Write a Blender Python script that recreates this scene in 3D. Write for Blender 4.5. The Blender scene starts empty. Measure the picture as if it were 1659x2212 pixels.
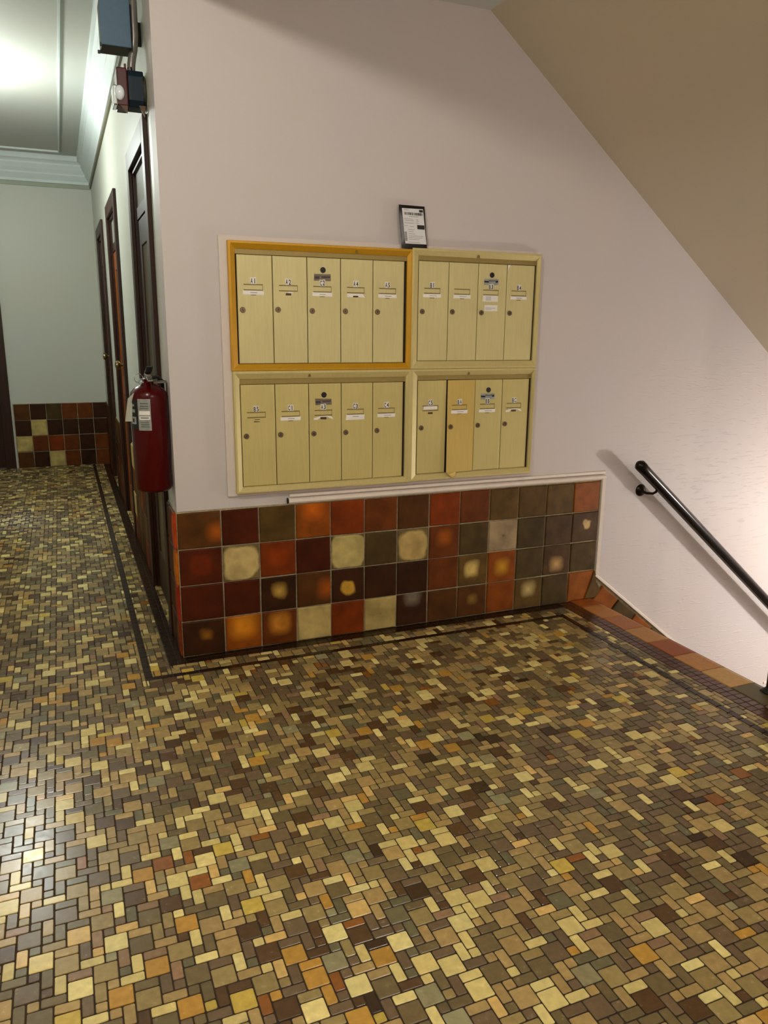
import bpy, bmesh, math, random
from mathutils import Vector, Matrix
random.seed(7)
S = bpy.context.scene
COL = S.collection
pi = math.pi

# ------------------------------------------------------------------ camera
cam = bpy.data.cameras.new('camera'); cam_ob = bpy.data.objects.new('camera', cam); COL.objects.link(cam_ob)
yaw, pitch, roll = 0.391221721, -0.234215552, 0.00982887
fwd = Vector((math.sin(yaw)*math.cos(pitch), math.cos(yaw)*math.cos(pitch), math.sin(pitch)))
rgt = Vector((math.cos(yaw), -math.sin(yaw), 0)); upv = rgt.cross(fwd)
r2 = rgt*math.cos(roll) + upv*math.sin(roll); u2 = -rgt*math.sin(roll) + upv*math.cos(roll)
M = Matrix((r2, u2, -fwd)).transposed().to_4x4(); M.translation = (-0.386225, -3.033484, 1.323577)
cam_ob.matrix_world = M
cam.sensor_fit = 'HORIZONTAL'; cam.sensor_width = 36; cam.lens = 1668.3/1659*36; cam.clip_start = 0.02
S.camera = cam_ob

# ------------------------------------------------------------------ world, lights, exposure
w = bpy.data.worlds.new('world'); S.world = w; w.use_nodes = True
w.node_tree.nodes['Background'].inputs[0].default_value = (.9, .85, .8, 1); w.node_tree.nodes['Background'].inputs[1].default_value = .02
def lamp(name, loc, power, color, radius):
    l = bpy.data.lights.new(name, 'POINT'); l.energy = power; l.color = color; l.shadow_soft_size = radius
    o = bpy.data.objects.new(name, l); o.location = loc; COL.objects.link(o); return o
lamp('hall_lamp_light', (-.72, -2.15, 2.655), 66, (1, .92, .80), .05)
lamp('corridor_lamp_light', (-.90, 2.38, 2.36), 44, (.94, 1, .93), .10)
lamp('landing_fill_light', (1.0, -3.7, 2.44), 38, (1, .90, .78), .08)  # added fill lamp behind the camera, lifts the soffit and upper wall
lamp('stair_lamp_light', (4.05, -1.12, .12), 60, (1, .96, .89), .045)
S.view_settings.view_transform = 'Standard'; S.view_settings.look = 'None'
S.view_settings.gamma = 1; S.view_settings.use_curve_mapping = False; S.view_settings.exposure = .38

# ------------------------------------------------------------------ helpers
def lin(c):
    return tuple(((v/255)/12.92 if v/255 <= .04045 else ((v/255+.055)/1.055)**2.4) for v in c)
class NT:
    def __init__(s, name):
        s.m = bpy.data.materials.new(name); s.m.use_nodes = True; s.t = s.m.node_tree; s.n = s.t.nodes
        s.b = s.n['Principled BSDF']
    def add(s, typ, **k):
        o = s.n.new(typ)
        for a, v in k.items():
            if a[0] == 'i' and a[1:].isdigit(): o.inputs[int(a[1:])].default_value = v
            else: setattr(o, a, v)
        return o
    def l(s, a, b): s.t.links.new(a, b)
def mat(name, c, rough=.5, metal=0, bump=0, scale=40, var=0, spec=.5, coat=0):
    k = NT(name); b = k.b
    col = lin(c); b.inputs['Base Color'].default_value = (*col, 1)
    b.inputs['Roughness'].default_value = rough; b.inputs['Metallic'].default_value = metal
    b.inputs['Specular IOR Level'].default_value = spec; b.inputs['Coat Weight'].default_value = coat
    if var or bump:
        tc = k.add('ShaderNodeTexCoord'); no = k.add('ShaderNodeTexNoise'); no.inputs['Scale'].default_value = scale; no.inputs['Detail'].default_value = 5
        k.l(tc.outputs['Object'], no.inputs['Vector'])
        if var:
            r = k.add('ShaderNodeMapRange'); r.inputs[3].default_value = 1-var; r.inputs[4].default_value = 1+var
            r.inputs[1].default_value = .25; r.inputs[2].default_value = .75
            k.l(no.outputs[0], r.inputs[0])
            mx = k.add('ShaderNodeVectorMath', operation='SCALE'); mx.inputs[0].default_value = col
            k.l(r.outputs[0], mx.inputs['Scale']); k.l(mx.outputs[0], b.inputs['Base Color'])
        if bump:
            bp = k.add('ShaderNodeBump'); bp.inputs['Strength'].default_value = bump; bp.inputs['Distance'].default_value = .002
            k.l(no.outputs[0], bp.inputs['Height']); k.l(bp.outputs[0], b.inputs['Normal'])
    return k.m
def newobj(name, me, parent=None, m=None):
    o = bpy.data.objects.new(name, me); COL.objects.link(o)
    if m is not None and not me.materials: me.materials.append(m)
    if parent: o.parent = parent
    return o
def tag(o, label=None, cat=None, group=None, kind=None):
    if label: o['label'] = label
    if cat: o['category'] = cat
    if group: o['group'] = group
    if kind: o['kind'] = kind
    return o
def thing(name, label, cat, loc=(0, 0, 0), group=None):
    o = bpy.data.objects.new(name, None); COL.objects.link(o); o.location = loc; o.empty_display_size = .05
    return tag(o, label, cat, group)
def wpos(o):
    v = Vector((0, 0, 0))
    while o: v = v + o.location; o = o.parent
    return v
class MB:
    """collects shapes in world coordinates, builds one mesh"""
    def __init__(s): s.v = []; s.f = []
    def quad(s, *p):
        n = len(s.v); s.v += [tuple(q) for q in p]; s.f.append(tuple(range(n, n+len(p)))); return s
    def box(s, x0, x1, y0, y1, z0, z1):
        n = len(s.v); s.v += [(x, y, z) for z in (z0, z1) for y in (y0, y1) for x in (x0, x1)]
        s.f += [tuple(n+i for i in f) for f in ((0, 2, 3, 1), (4, 5, 7, 6), (0, 1, 5, 4), (2, 6, 7, 3), (0, 4, 6, 2), (1, 3, 7, 5))]; return s
    def prism(s, poly, d):
        """poly: list of 3d points, extruded by vector d"""
        n = len(s.v); k = len(poly); d = Vector(d)
        s.v += [tuple(p) for p in poly] + [tuple(Vector(p)+d) for p in poly]
        s.f += [tuple(n+i for i in range(k)), tuple(n+k+i for i in reversed(range(k)))]
        s.f += [(n+i, n+k+i, n+k+(i+1) % k, n+(i+1) % k) for i in range(k)]; return s
    def ring_loft(s, rings, cap=True, closed=True):
        n = len(s.v); k = len(rings[0])
        for r in rings: s.v += [tuple(p) for p in r]
        for a in range(len(rings)-1):
            for i in range(k):
                j = (i+1) % k
                s.f.append((n+a*k+i, n+a*k+j, n+(a+1)*k+j, n+(a+1)*k+i))
        if cap: s.f.append(tuple(n+i for i in reversed(range(k)))); s.f.append(tuple(n+(len(rings)-1)*k+i for i in range(k)))
        return s
    def lathe(s, prof, c, axis=(0, 0, 1), n=24):
        """prof: list of (radius, distance along axis)"""
        a = Vector(axis).normalized(); t = Vector((1, 0, 0)) if abs(a.x) < .9 else Vector((0, 1, 0))
        e1 = a.cross(t).normalized(); e2 = a.cross(e1); c = Vector(c)
        return s.ring_loft([[c+a*h+e1*(r*math.cos(2*pi*i/n))+e2*(r*math.sin(2*pi*i/n)) for i in range(n)] for r, h in prof])
    def tube(s, path, r, n=10):
        P = [Vector(p) for p in path]; rings = []; prev = None
        for i, p in enumerate(P):
            d = (P[min(i+1, len(P)-1)]-P[max(i-1, 0)]).normalized()
            if prev is None:
                t = Vector((0, 0, 1)) if abs(d.z) < .9 else Vector((1, 0, 0)); e1 = d.cross(t).normalized()
            else: e1 = (prev-d*prev.dot(d)).normalized()
            prev = e1; e2 = d.cross(e1)
            rr = r[i] if isinstance(r, (list, tuple)) else r
            rings.append([p+e1*(rr*math.cos(2*pi*k/n))+e2*(rr*math.sin(2*pi*k/n)) for k in range(n)])
        return s.ring_loft(rings)
    def bend(s, f): s.v = [f(*v) for v in s.v]; return s
    def build(s, name, m, parent=None, smooth=False, bevel=0, kind=None):
        b = wpos(parent) if parent else Vector((0, 0, 0))
        me = bpy.data.meshes.new(name); me.from_pydata([tuple(Vector(v)-b) for v in s.v], [], s.f)
        bm = bmesh.new(); bm.from_mesh(me); bmesh.ops.recalc_face_normals(bm, faces=bm.faces); bm.to_mesh(me); bm.free()
        if smooth:
            for p in me.polygons: p.use_smooth = True
            try: me.set_sharp_from_angle(angle=math.radians(40))
            except Exception: pass
        o = newobj(name, me, parent, m)
        if bevel:
            md = o.modifiers.new('bevel', 'BEVEL'); md.width = bevel; md.segments = 2; md.limit_method = 'ANGLE'
        if kind: o['kind'] = kind
        return o

# ------------------------------------------------------------------ materials
def plaster(name, c, ridges=False, rough=.42):
    k = NT(name); b = k.b; b.inputs['Roughness'].default_value = rough; b.inputs['Specular IOR Level'].default_value = .35
    geo = k.add('ShaderNodeNewGeometry')
    n1 = k.add('ShaderNodeTexNoise'); n1.inputs['Scale'].default_value = 1.7; n1.inputs['Detail'].default_value = 3
    k.l(geo.outputs['Position'], n1.inputs['Vector'])
    r = k.add('ShaderNodeValToRGB'); e = r.color_ramp.elements
    e[0].position = .35; e[0].color = (*lin(c), 1)
    e[1].position = .68; e[1].color = (*lin((c[0]-3, c[1]+0, c[2]+3)), 1)
    k.l(n1.outputs[0], r.inputs[0]); k.l(r.outputs[0], b.inputs['Base Color'])
    n2 = k.add('ShaderNodeTexNoise'); n2.inputs['Scale'].default_value = 260; n2.inputs['Detail'].default_value = 4
    k.l(geo.outputs['Position'], n2.inputs['Vector'])
    bp = k.add('ShaderNodeBump'); bp.inputs['Strength'].default_value = .25; bp.inputs['Distance'].default_value = .0012
    k.l(n2.outputs[0], bp.inputs['Height']); last = bp
    if ridges:
        mp = k.add('ShaderNodeMapping'); mp.inputs['Scale'].default_value = (9, 1, 75)
        k.l(geo.outputs['Position'], mp.inputs[0])
        n3 = k.add('ShaderNodeTexNoise'); n3.inputs['Scale'].default_value = 1.25; n3.inputs['Detail'].default_value = 3; n3.inputs['Distortion'].default_value = .35
        k.l(mp.outputs[0], n3.inputs['Vector'])
        mr = k.add('ShaderNodeMapRange'); mr.interpolation_type = 'SMOOTHSTEP'; mr.inputs[1].default_value = .575; mr.inputs[2].default_value = .68
        k.l(n3.outputs[0], mr.inputs[0])
        sx = k.add('ShaderNodeSeparateXYZ'); k.l(geo.outputs['Position'], sx.inputs[0])
        mx = k.add('ShaderNodeMapRange'); mx.inputs[1].default_value = 1.6; mx.inputs[2].default_value = 2.5; k.l(sx.outputs[0], mx.inputs[0])
        mz = k.add('ShaderNodeMapRange'); mz.inputs[1].default_value = 1.35; mz.inputs[2].default_value = .85; k.l(sx.outputs[2], mz.inputs[0])
        mu = k.add('ShaderNodeMath', operation='MULTIPLY'); k.l(mx.outputs[0], mu.inputs[0]); k.l(mz.outputs[0], mu.inputs[1])
        mv = k.add('ShaderNodeMath', operation='MULTIPLY'); k.l(mu.outputs[0], mv.inputs[0]); k.l(mr.outputs[0], mv.inputs[1])
        b2 = k.add('ShaderNodeBump'); b2.inputs['Strength'].default_value = .4; b2.inputs['Distance'].default_value = .0035
        k.l(mv.outputs[0], b2.inputs['Height']); k.l(bp.outputs[0], b2.inputs['Normal']); last = b2
    k.l(last.outputs[0], b.inputs['Normal'])
    return k.m
M_plaster = plaster('painted_plaster', (199, 189, 186), ridges=True, rough=.55)
M_plaster_c = plaster('corridor_plaster', (192, 192, 180))
M_ceil = plaster('ceiling_paint', (190, 190, 182), rough=.7)
M_crown = mat('crown_paint', (205, 214, 214), .55, var=.04, scale=6)
M_soffit = plaster('soffit_paint', (214, 200, 178), rough=.55)
M_white = mat('white_trim_paint', (222, 210, 198), .4, var=.05, scale=30)
M_board = plaster('board_paint', (212, 199, 190))
M_crown_shade = mat('olive_crown_shadow', (92, 86, 58), .5)
M_grout_w = mat('wall_grout', (150, 138, 108), .8, var=.35, scale=60, bump=.3)
M_grout_f = mat('floor_grout', (44, 30, 15), .85, var=.2, scale=50)
M_darkwood = NT('dark_stained_wood')
def wood(name, c1, c2, rough=.25):
    k = NT(name); tc = k.add('ShaderNodeTexCoord'); mp = k.add('ShaderNodeMapping'); mp.inputs['Scale'].default_value = (18, 18, 1.2)
    no = k.add('ShaderNodeTexNoise'); no.inputs['Scale'].default_value = 4; no.inputs['Detail'].default_value = 6
    r = k.add('ShaderNodeValToRGB'); r.color_ramp.elements[0].color = (*lin(c1), 1); r.color_ramp.elements[1].color = (*lin(c2), 1)
    r.color_ramp.elements[0].position = .3; r.color_ramp.elements[1].position = .75
    k.l(tc.outputs['Object'], mp.inputs[0]); k.l(mp.outputs[0], no.inputs['Vector']); k.l(no.outputs[0], r.inputs[0]); k.l(r.outputs[0], k.b.inputs['Base Color'])
    k.b.inputs['Roughness'].default_value = rough; k.b.inputs['Specular IOR Level'].default_value = .3; return k.m
M_wood = wood('dark_door_wood', (34, 14, 5), (54, 24, 8), .45)
M_wood2 = wood('orange_door_wood', (96, 44, 8), (150, 76, 16), .4)
M_frost = mat('frosted_glass', (150, 152, 142), .25)
M_panel = mat('olive_grey_panel', (92, 84, 58), .25)  # even olive grey for the door panels
def tile_material(name, attr_color, rough=.3, grain=0, coat=0):
    """colour comes from the object colour or the mesh attribute"""
    k = NT(name); b = k.b; b.inputs['Roughness'].default_value = rough; b.inputs['Specular IOR Level'].default_value = .4
    if attr_color: a = k.add('ShaderNodeAttribute', attribute_type='GEOMETRY', attribute_name='tint'); c = a.outputs['Color']
    else: a = k.add('ShaderNodeObjectInfo'); c = a.outputs['Color']
    geo = k.add('ShaderNodeNewGeometry')
    no = k.add('ShaderNodeTexNoise'); no.inputs['Scale'].default_value = 55; no.inputs['Detail'].default_value = 6; k.l(geo.outputs['Position'], no.inputs['Vector'])
    r = k.add('ShaderNodeMapRange'); r.inputs[1].default_value = .3; r.inputs[2].default_value = .7; r.inputs[3].default_value = .86; r.inputs[4].default_value = 1.12
    k.l(no.outputs[0], r.inputs[0])
    mx = k.add('ShaderNodeVectorMath', operation='SCALE'); k.l(c, mx.inputs[0]); k.l(r.outputs[0], mx.inputs['Scale']); k.l(mx.outputs[0], b.inputs['Base Color'])
    r3 = k.add('ShaderNodeMapRange'); r3.inputs[3].default_value = rough-.05; r3.inputs[4].default_value = rough+.12; k.l(no.outputs[0], r3.inputs[0]); k.l(r3.outputs[0], b.inputs['Roughness'])
    n2 = k.add('ShaderNodeTexNoise'); n2.inputs['Scale'].default_value = 90; k.l(geo.outputs['Position'], n2.inputs['Vector'])
    bp = k.add('ShaderNodeBump'); bp.inputs['Strength'].default_value = .14; bp.inputs['Distance'].default_value = .001
    k.l(n2.outputs[0], bp.inputs['Height']); k.l(bp.outputs[0], b.inputs['Normal'])
    return k.m
M_mosaic_obj = tile_material('mosaic_tile_single', False, .21)
M_mosaic = tile_material('mosaic_tile_joined', True, .21)
def glazed():
    k = NT('glazed_wall_tile'); b = k.b
    oi = k.add('ShaderNodeObjectInfo'); tc = k.add('ShaderNodeTexCoord')
    def at(n): return k.add('ShaderNodeAttribute', attribute_type='OBJECT', attribute_name=n)
    no = k.add('ShaderNodeTexNoise'); no.inputs['Scale'].default_value = 14; no.inputs['Detail'].default_value = 4
    ad = k.add('ShaderNodeVectorMath', operation='ADD'); rv = k.add('ShaderNodeVectorMath', operation='SCALE'); rv.inputs[0].default_value = (13, 7, 5)
    k.l(oi.outputs['Random'], rv.inputs['Scale']); k.l(tc.outputs['Object'], ad.inputs[0]); k.l(rv.outputs[0], ad.inputs[1]); k.l(ad.outputs[0], no.inputs['Vector'])
    # spot mask: rounded distance from the spot centre
    sp = at('spot_centre'); sub = k.add('ShaderNodeVectorMath', operation='SUBTRACT'); k.l(tc.outputs['Object'], sub.inputs[0]); k.l(sp.outputs['Vector'], sub.inputs[1])
    ab = k.add('ShaderNodeVectorMath', operation='MULTIPLY'); ab.inputs[1].default_value = (1, 0, 1); k.l(sub.outputs[0], ab.inputs[0])
    p4 = k.add('ShaderNodeSeparateXYZ'); k.l(ab.outputs[0], p4.inputs[0])
    q = []
    for i in (0, 2):
        a1 = k.add('ShaderNodeMath', operation='ABSOLUTE'); k.l(p4.outputs[i], a1.inputs[0])
        a2 = k.add('ShaderNodeMath', operation='POWER'); a2.inputs[1].default_value = 3; k.l(a1.outputs[0], a2.inputs[0]); q.append(a2)
    s1 = k.add('ShaderNodeMath', operation='ADD'); k.l(q[0].outputs[0], s1.inputs[0]); k.l(q[1].outputs[0], s1.inputs[1])
    s2 = k.add('ShaderNodeMath', operation='POWER'); s2.inputs[1].default_value = .3333; k.l(s1.outputs[0], s2.inputs[0])
    nd = k.add('ShaderNodeMath', operation='MULTIPLY_ADD'); nd.inputs[1].default_value = .05; nd.inputs[2].default_value = -.025; k.l(no.outputs[0], nd.inputs[0])
    s3 = k.add('ShaderNodeMath', operation='ADD'); k.l(s2.outputs[0], s3.inputs[0]); k.l(nd.outputs[0], s3.inputs[1])
    rad = at('spot_radius'); sf = at('spot_soft')
    d = k.add('ShaderNodeMath', operation='SUBTRACT'); k.l(rad.outputs['Fac'], d.inputs[0]); k.l(s3.outputs[0], d.inputs[1])
    dv = k.add('ShaderNodeMath', operation='DIVIDE', use_clamp=True); k.l(d.outputs[0], dv.inputs[0]); k.l(sf.outputs['Fac'], dv.inputs[1])
    mix = k.add('ShaderNodeMix', data_type='RGBA'); sc = at('spot_color')
    k.l(dv.outputs[0], mix.inputs[0]); k.l(oi.outputs['Color'], mix.inputs[6]); k.l(sc.outputs['Color'], mix.inputs[7])
    r = k.add('ShaderNodeMapRange'); r.inputs[1].default_value = .3; r.inputs[2].default_value = .7; r.inputs[3].default_value = .72; r.inputs[4].default_value = 1.3; k.l(no.outputs[0], r.inputs[0])
    v = k.add('ShaderNodeVectorMath', operation='SCALE'); k.l(mix.outputs[2], v.inputs[0]); k.l(r.outputs[0], v.inputs['Scale']); k.l(v.outputs[0], b.inputs['Base Color'])
    b.inputs['Roughness'].default_value = .5; b.inputs['Specular IOR Level'].default_value = .14
    n2 = k.add('ShaderNodeTexNoise'); n2.inputs['Scale'].default_value = 30; k.l(tc.outputs['Object'], n2.inputs['Vector'])
    bp = k.add('ShaderNodeBump'); bp.inputs['Strength'].default_value = .4; bp.inputs['Distance'].default_value = .003; k.l(n2.outputs[0], bp.inputs['Height']); k.l(bp.outputs[0], b.inputs['Normal'])
    return k.m
M_glazed = glazed()
def brushed(name, c, metal=.3, rough=.45):
    k = NT(name); b = k.b; tc = k.add('ShaderNodeTexCoord')
    n1 = k.add('ShaderNodeTexNoise'); n1.inputs['Scale'].default_value = 5; n1.inputs['Detail'].default_value = 5
    k.l(tc.outputs['Object'], n1.inputs['Vector'])
    mp = k.add('ShaderNodeMapping'); mp.inputs['Scale'].default_value = (60, 60, 4); k.l(tc.outputs['Object'], mp.inputs[0])
    n2 = k.add('ShaderNodeTexNoise'); n2.inputs['Scale'].default_value = 3; k.l(mp.outputs[0], n2.inputs['Vector'])
    ad = k.add('ShaderNodeMath', operation='ADD'); k.l(n1.outputs[0], ad.inputs[0]); k.l(n2.outputs[0], ad.inputs[1])
    r = k.add('ShaderNodeMapRange'); r.inputs[1].default_value = .7; r.inputs[2].default_value = 1.3; r.inputs[3].default_value = .93; r.inputs[4].default_value = 1.05; k.l(ad.outputs[0], r.inputs[0])
    v = k.add('ShaderNodeVectorMath', operation='SCALE'); v.inputs[0].default_value = lin(c); k.l(r.outputs[0], v.inputs['Scale']); k.l(v.outputs[0], b.inputs['Base Color'])
    b.inputs['Metallic'].default_value = metal; b.inputs['Roughness'].default_value = rough; return k.m
M_door = brushed('satin_gold_door', (204, 192, 138), .12)
M_door2 = brushed('satin_gold_door_lower', (197, 181, 116), .12)
M_door_y = brushed('yellower_gold_door', (198, 170, 90), .12)
M_frame_gold = brushed('aged_gold_frame', (192, 142, 22), .25, .4)
M_frame = brushed('pale_gold_frame', (198, 182, 122), .15)
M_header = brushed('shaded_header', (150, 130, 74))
M_black = mat('black', (10, 8, 8), .5)
M_gap = mat('dark_cavity', (24, 10, 6), .8)
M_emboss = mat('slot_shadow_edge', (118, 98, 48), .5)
M_card = mat('white_card', (232, 228, 222), .6)
M_sticker = mat('white_sticker', (225, 222, 215), .45)
M_ink = mat('black_ink', (14, 12, 12), .5)
M_pencil = mat('faint_grey_print', (150, 148, 145), .6)
M_plate = mat('grey_label_plate', (112, 98, 86), .45, var=.35, scale=60)
M_silver = mat('silver_label', (150, 152, 148), .35, .2, var=.25, scale=50)
M_lock = mat('dark_bronze_lock', (128, 108, 88), .3, .6, var=.3, scale=120)
M_keyhole = mat('keyhole', (16, 12, 10), .5)
M_slot = mat('brown_slot', (66, 42, 18), .5)
M_bronze = mat('dark_bronze_metal', (26, 18, 12), .28, .6)
M_railwood = mat('very_dark_varnished_rail', (14, 5, 4), .16, spec=.3)
M_red = mat('red_enamel', (68, 0, 1), .22, spec=.25)
M_redplastic = mat('dark_red_plastic', (66, 2, 4), .35)
M_box = mat('blue_grey_painted_steel', (62, 92, 114), .5, var=.06, scale=80)
M_boxlow = mat('olive_underside', (50, 46, 30), .6)
M_backbox = mat('dark_blue_back_box', (10, 30, 44), .35, spec=.3)
M_conduit = mat('grey_metal_conduit', (112, 108, 104), .3, .25)
M_chrome = mat('chrome', (210, 215, 220), .12, 1)
M_lens = mat('clear_strobe_lens', (225, 236, 245), .12, 0)
M_steel = mat('dull_steel', (130, 126, 116), .35, .8)
M_paper = mat('creased_white_tag', (180, 182, 168), .7)
M_bag = mat('black_plastic_mailer', (7, 7, 10), .3)
M_brass = mat('brass_knob', (150, 130, 90), .25, .9)

# ------------------------------------------------------------------ setting
X0 = -.015            # corner of the letterbox wall = right wall of the corridor
FAR = 4.93
HC = 2.77             # hall and corridor ceiling
P1, U = .1544, .152   # wainscot tile pitch across / up
b = MB()
b.box(X0, 5.3, 0, .14, -1.45, 2.95)
wall_back = b.build('wall_back', M_plaster); tag(wall_back, kind='structure')
doors = [(.33, .97), (2.10, 2.77), (3.58, 4.22)]     # openings in the corridor wall (y range)
b = MB(); y = .14
for a, c in doors:
    b.box(X0, .125, y, a, -.1, 2.95); b.box(X0, .125, a, c, 2.02, 2.95); y = c
b.box(X0, .125, y, FAR, -.1, 2.95)
wall_right = b.build('wall_right', M_plaster_c); tag(wall_right, kind='structure')
b = MB(); b.box(-.86, .125, FAR, FAR+.14, -.1, 2.95); b.box(-1.9, -1.62, FAR, FAR+.14, -.1, 2.95); b.box(-1.62, -.86, FAR, FAR+.14, 2.02, 2.95)
wall_far = b.build('wall_far', M_plaster_c); tag(wall_far, kind='structure')
tag(MB().box(-1.9, -1.75, -4.5, FAR+.14, -.1, 2.95).build('wall_left', M_plaster_c), kind='structure')
tag(MB().box(-1.9, 2.15, -4.65, -4.5, -.1, 2.95).build('wall_front', M_plaster), kind='structure')
tag(MB().box(2.015, 5.3, -1.49, -1.35, -1.45, 2.95).box(2.015, 2.155, -4.5, -1.49, -.1, 2.95).build('wall_stair', M_plaster), kind='structure')
tag(MB().box(5.2, 5.35, -1.35, 0, -1.45, 2.95).build('wall_end', M_plaster), kind='structure')
# ceilings: the higher one of hall and corridor, the lower one over the landing, then the sloped soffit
tag(MB().box(-1.9, X0+.14, -4.5, FAR+.14, HC, HC+.12).build('ceiling', M_ceil), kind='structure')
b = MB(); b.box(X0+.1, 2.15, -4.5, 0, 2.555, 2.7)
tag(b.build('ceiling_landing', M_ceil), kind='structure')
tag(MB().box(X0, X0+.12, -4.5, 0, 2.475, HC+.1).build('shadow_beam', M_ceil), kind='structure')  # unseen beam, added to cast the dark band high on the wall
sl = -.782; xe = 3.62; ze = 2.555+sl*(xe-1.302)
b = MB(); b.prism([(1.302, 0, 2.555), (xe, 0, ze), (5.3, 0, ze), (5.3, 0, ze+.15), (xe, 0, ze+.18), (1.302, 0, 2.74)], (0, -1.36, 0))
tag(b.build('soffit', M_soffit), kind='structure')
# crown mouldings of the corridor
prof = [(.0, 2.548), (.018, 2.55), (.018, 2.572), (.03, 2.59), (.045, 2.615), (.045, 2.628), (.062, 2.655), (.078, 2.69), (.078, 2.705), (.092, 2.72), (.105, 2.728), (.105, 2.77), (0, 2.77)]
tag(MB().prism([(X0-a, -.0, z) for a, z in prof], (0, FAR, 0)).build('trim_1', M_crown), kind='structure')
tag(MB().prism([(X0, FAR-a, z) for a, z in prof], (-1.74, 0, 0)).build('trim_2', M_crown), kind='structure')
tag(MB().box(-.272, -.262, 0, FAR-.28, HC-.014, HC).box(-1.5, -.262, FAR-.29, FAR-.27, HC-.014, HC).build('trim_3', M_crown), kind='structure')
tag(MB().box(X0-.012, X0, .0, FAR, 2.522, 2.548).build('trim_4', M_crown_shade), kind='structure')  # olive strip painting in the shadow line under the crown
tag(MB().box(-1.75, X0, FAR-.014, FAR, 2.515, 2.548).build('trim_5', mat('grey_green_trim', (150, 158, 140), .5)), kind='structure')

# floor bed (grout) with landing edge
b = MB(); b.box(-1.75, 2.005, -4.5, 0, -.2, -.0025); b.box(-1.75, .125, 0, FAR, -.2, -.0025)
floor = b.build('floor', M_grout_f); tag(floor, kind='structure')

# mosaic: lattice of 6 x 6 units of one inch
TU, TCX, TCY = .025366, .00445666, -.01348291
KIND = [((2, 1), 2, 2), ((4, 0), 2, 2), ((1, 4), 2, 2), ((5, 3), 2, 2), ((2, 0), 1, 1), ((3, 4), 1, 1), ((2, 3), 1, 1), ((1, 1), 1, 1),
        ((4, 2), 2, 1), ((0, 0), 2, 1), ((5, 5), 2, 1), ((3, 3), 2, 1), ((3, 5), 1, 2), ((0, 1), 1, 2), ((4, 4), 1, 2), ((1, 2), 1, 2)]
PAL = dict(C=(204, 184, 116), L=(220, 202, 132), W=(206, 170, 102), T=(164, 137, 85), K=(146, 126, 78), G=(106, 91, 59), N=(106, 87, 62), B=(84, 60, 34),
           D=(60, 42, 24), O=(178, 134, 56), R=(136, 84, 34), Y=(188, 162, 72), E=(102, 95, 67), U=(142, 134, 98), P=(138, 108, 78))
PALL = {k: lin(v) for k, v in PAL.items()}
WT = {4: dict(C=12, L=3, T=17, K=24, G=18, N=17, B=9, D=.6, O=3.5, R=1.2, Y=2, E=2, U=3), 2: dict(C=9, L=5, W=3, T=20, K=16, G=17, N=21, B=6, D=.6, O=1.2, R=.6, Y=1, E=5, P=3), 1: dict(C=7, L=2, W=1, T=15, K=15, G=17, N=20, B=8, O=1.2, R=.6, E=9, U=3)}
FIX = {}
for s in '-16,-54P -15,-55L -17,-56K -14,-56E -15,-56N -13,-55P -13,-57G -11,-56B -11,-58K -15,-57W -14,-58T -12,-59K -16,-57N -17,-58P -19,-57W -20,-56G -19,-55G -21,-57K -16,-59L -14,-60G -11,-59N -12,-60T -18,-59N -17,-59W -20,-58T -20,-60K -16,-60U -15,-61P -18,-60C -14,-62C -13,-61P -13,-63O -17,-62K -19,-61P -15,-62E -15,-63C -20,-62C -19,-63L -16,-63T -14,-64G -12,-65N -16,-65O -14,-66K -17,-64K -21,-63G -20,-64T -18,-65N -17,-65T -18,-66L -12,-66T -13,-67C -16,-66T -15,-67T -14,-68B -10,-59O -9,-61C -10,-60B -8,-60T -8,-58G -6,-59L -6,-60T -4,-60K -5,-62B -3,-61B -3,-62E -7,-61T -7,-63T -8,-62G -9,-62G -9,-63L -11,-62K -10,-63E -10,-65G -11,-64P -8,-64N -6,-65L -8,-66K -5,-64N -5,-65E -6,-66T -4,-63C -3,-63W -4,-65B -4,-66C -7,-67B -5,-68K -8,-68B -10,-66G -9,-67G -7,-69Y -9,-68Y -11,-68O -9,-69N -11,-65N -5,-70R -4,-69O -2,-60K -1,-61C 1,-62K -1,-63N 2,-65L 1,-64B 2,-63K 3,-62U 3,-63E 5,-63W 4,-64R 4,-66B 6,-65N 7,-64T 7,-65N 6,-66N 5,-67D 7,-68L 3,-67K 2,-66E 1,-65B 0,-65N -2,-64N -2,-66O 0,-66B 1,-68U 4,-68C 5,-69O 3,-68N 3,-69T 2,-69N -1,-67O -1,-69O -2,-68N -3,-68K 1,-70R 2,-71L 4,-70T 4,-72G -3,-69N -2,-70K 0,-71O 1,-71N -2,-72L -4,-71B 0,-72N 2,-72B 3,-73D 1,-74O 3,-74Y 4,-74N -10,-47U -8,-48K -6,-48C -11,-46T -9,-49L -8,-50R -7,-51L -5,-50Y -11,-50R -9,-50N -9,-51T -8,-52L -6,-53W -5,-52T -4,-51N -3,-51T -3,-49C -3,-50L -2,-50N -1,-51G -4,-53U -5,-53E -6,-54L -8,-54R -10,-53C -10,-51T -11,-52K -10,-54E -9,-55C -8,-56C -7,-55T -7,-57G -5,-56K -3,-55O -4,-54E -2,-52C 0,-53T -2,-54G 0,-54N -2,-56C -1,-55N -1,-57K -3,-56K -3,-57C -4,-57N -5,-58N -9,-57G -9,-56N -10,-57L -4,-59Y -2,-58C 0,-59G -5,-59T'.split():
    a, c = s[:-1].split(','); FIX[(int(a), int(c))] = s[-1]
def pick(i, j, area):
    if (i, j) in FIX: k = FIX[(i, j)]
    else:
        wts = WT[area]; k = random.choices(list(wts), list(wts.values()))[0]
    c = PALL[k]; f = random.uniform(.88, 1.1); h = random.uniform(-.02, .02)
    return (c[0]*f*(1+h), c[1]*f, c[2]*f*(1-h))
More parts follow.
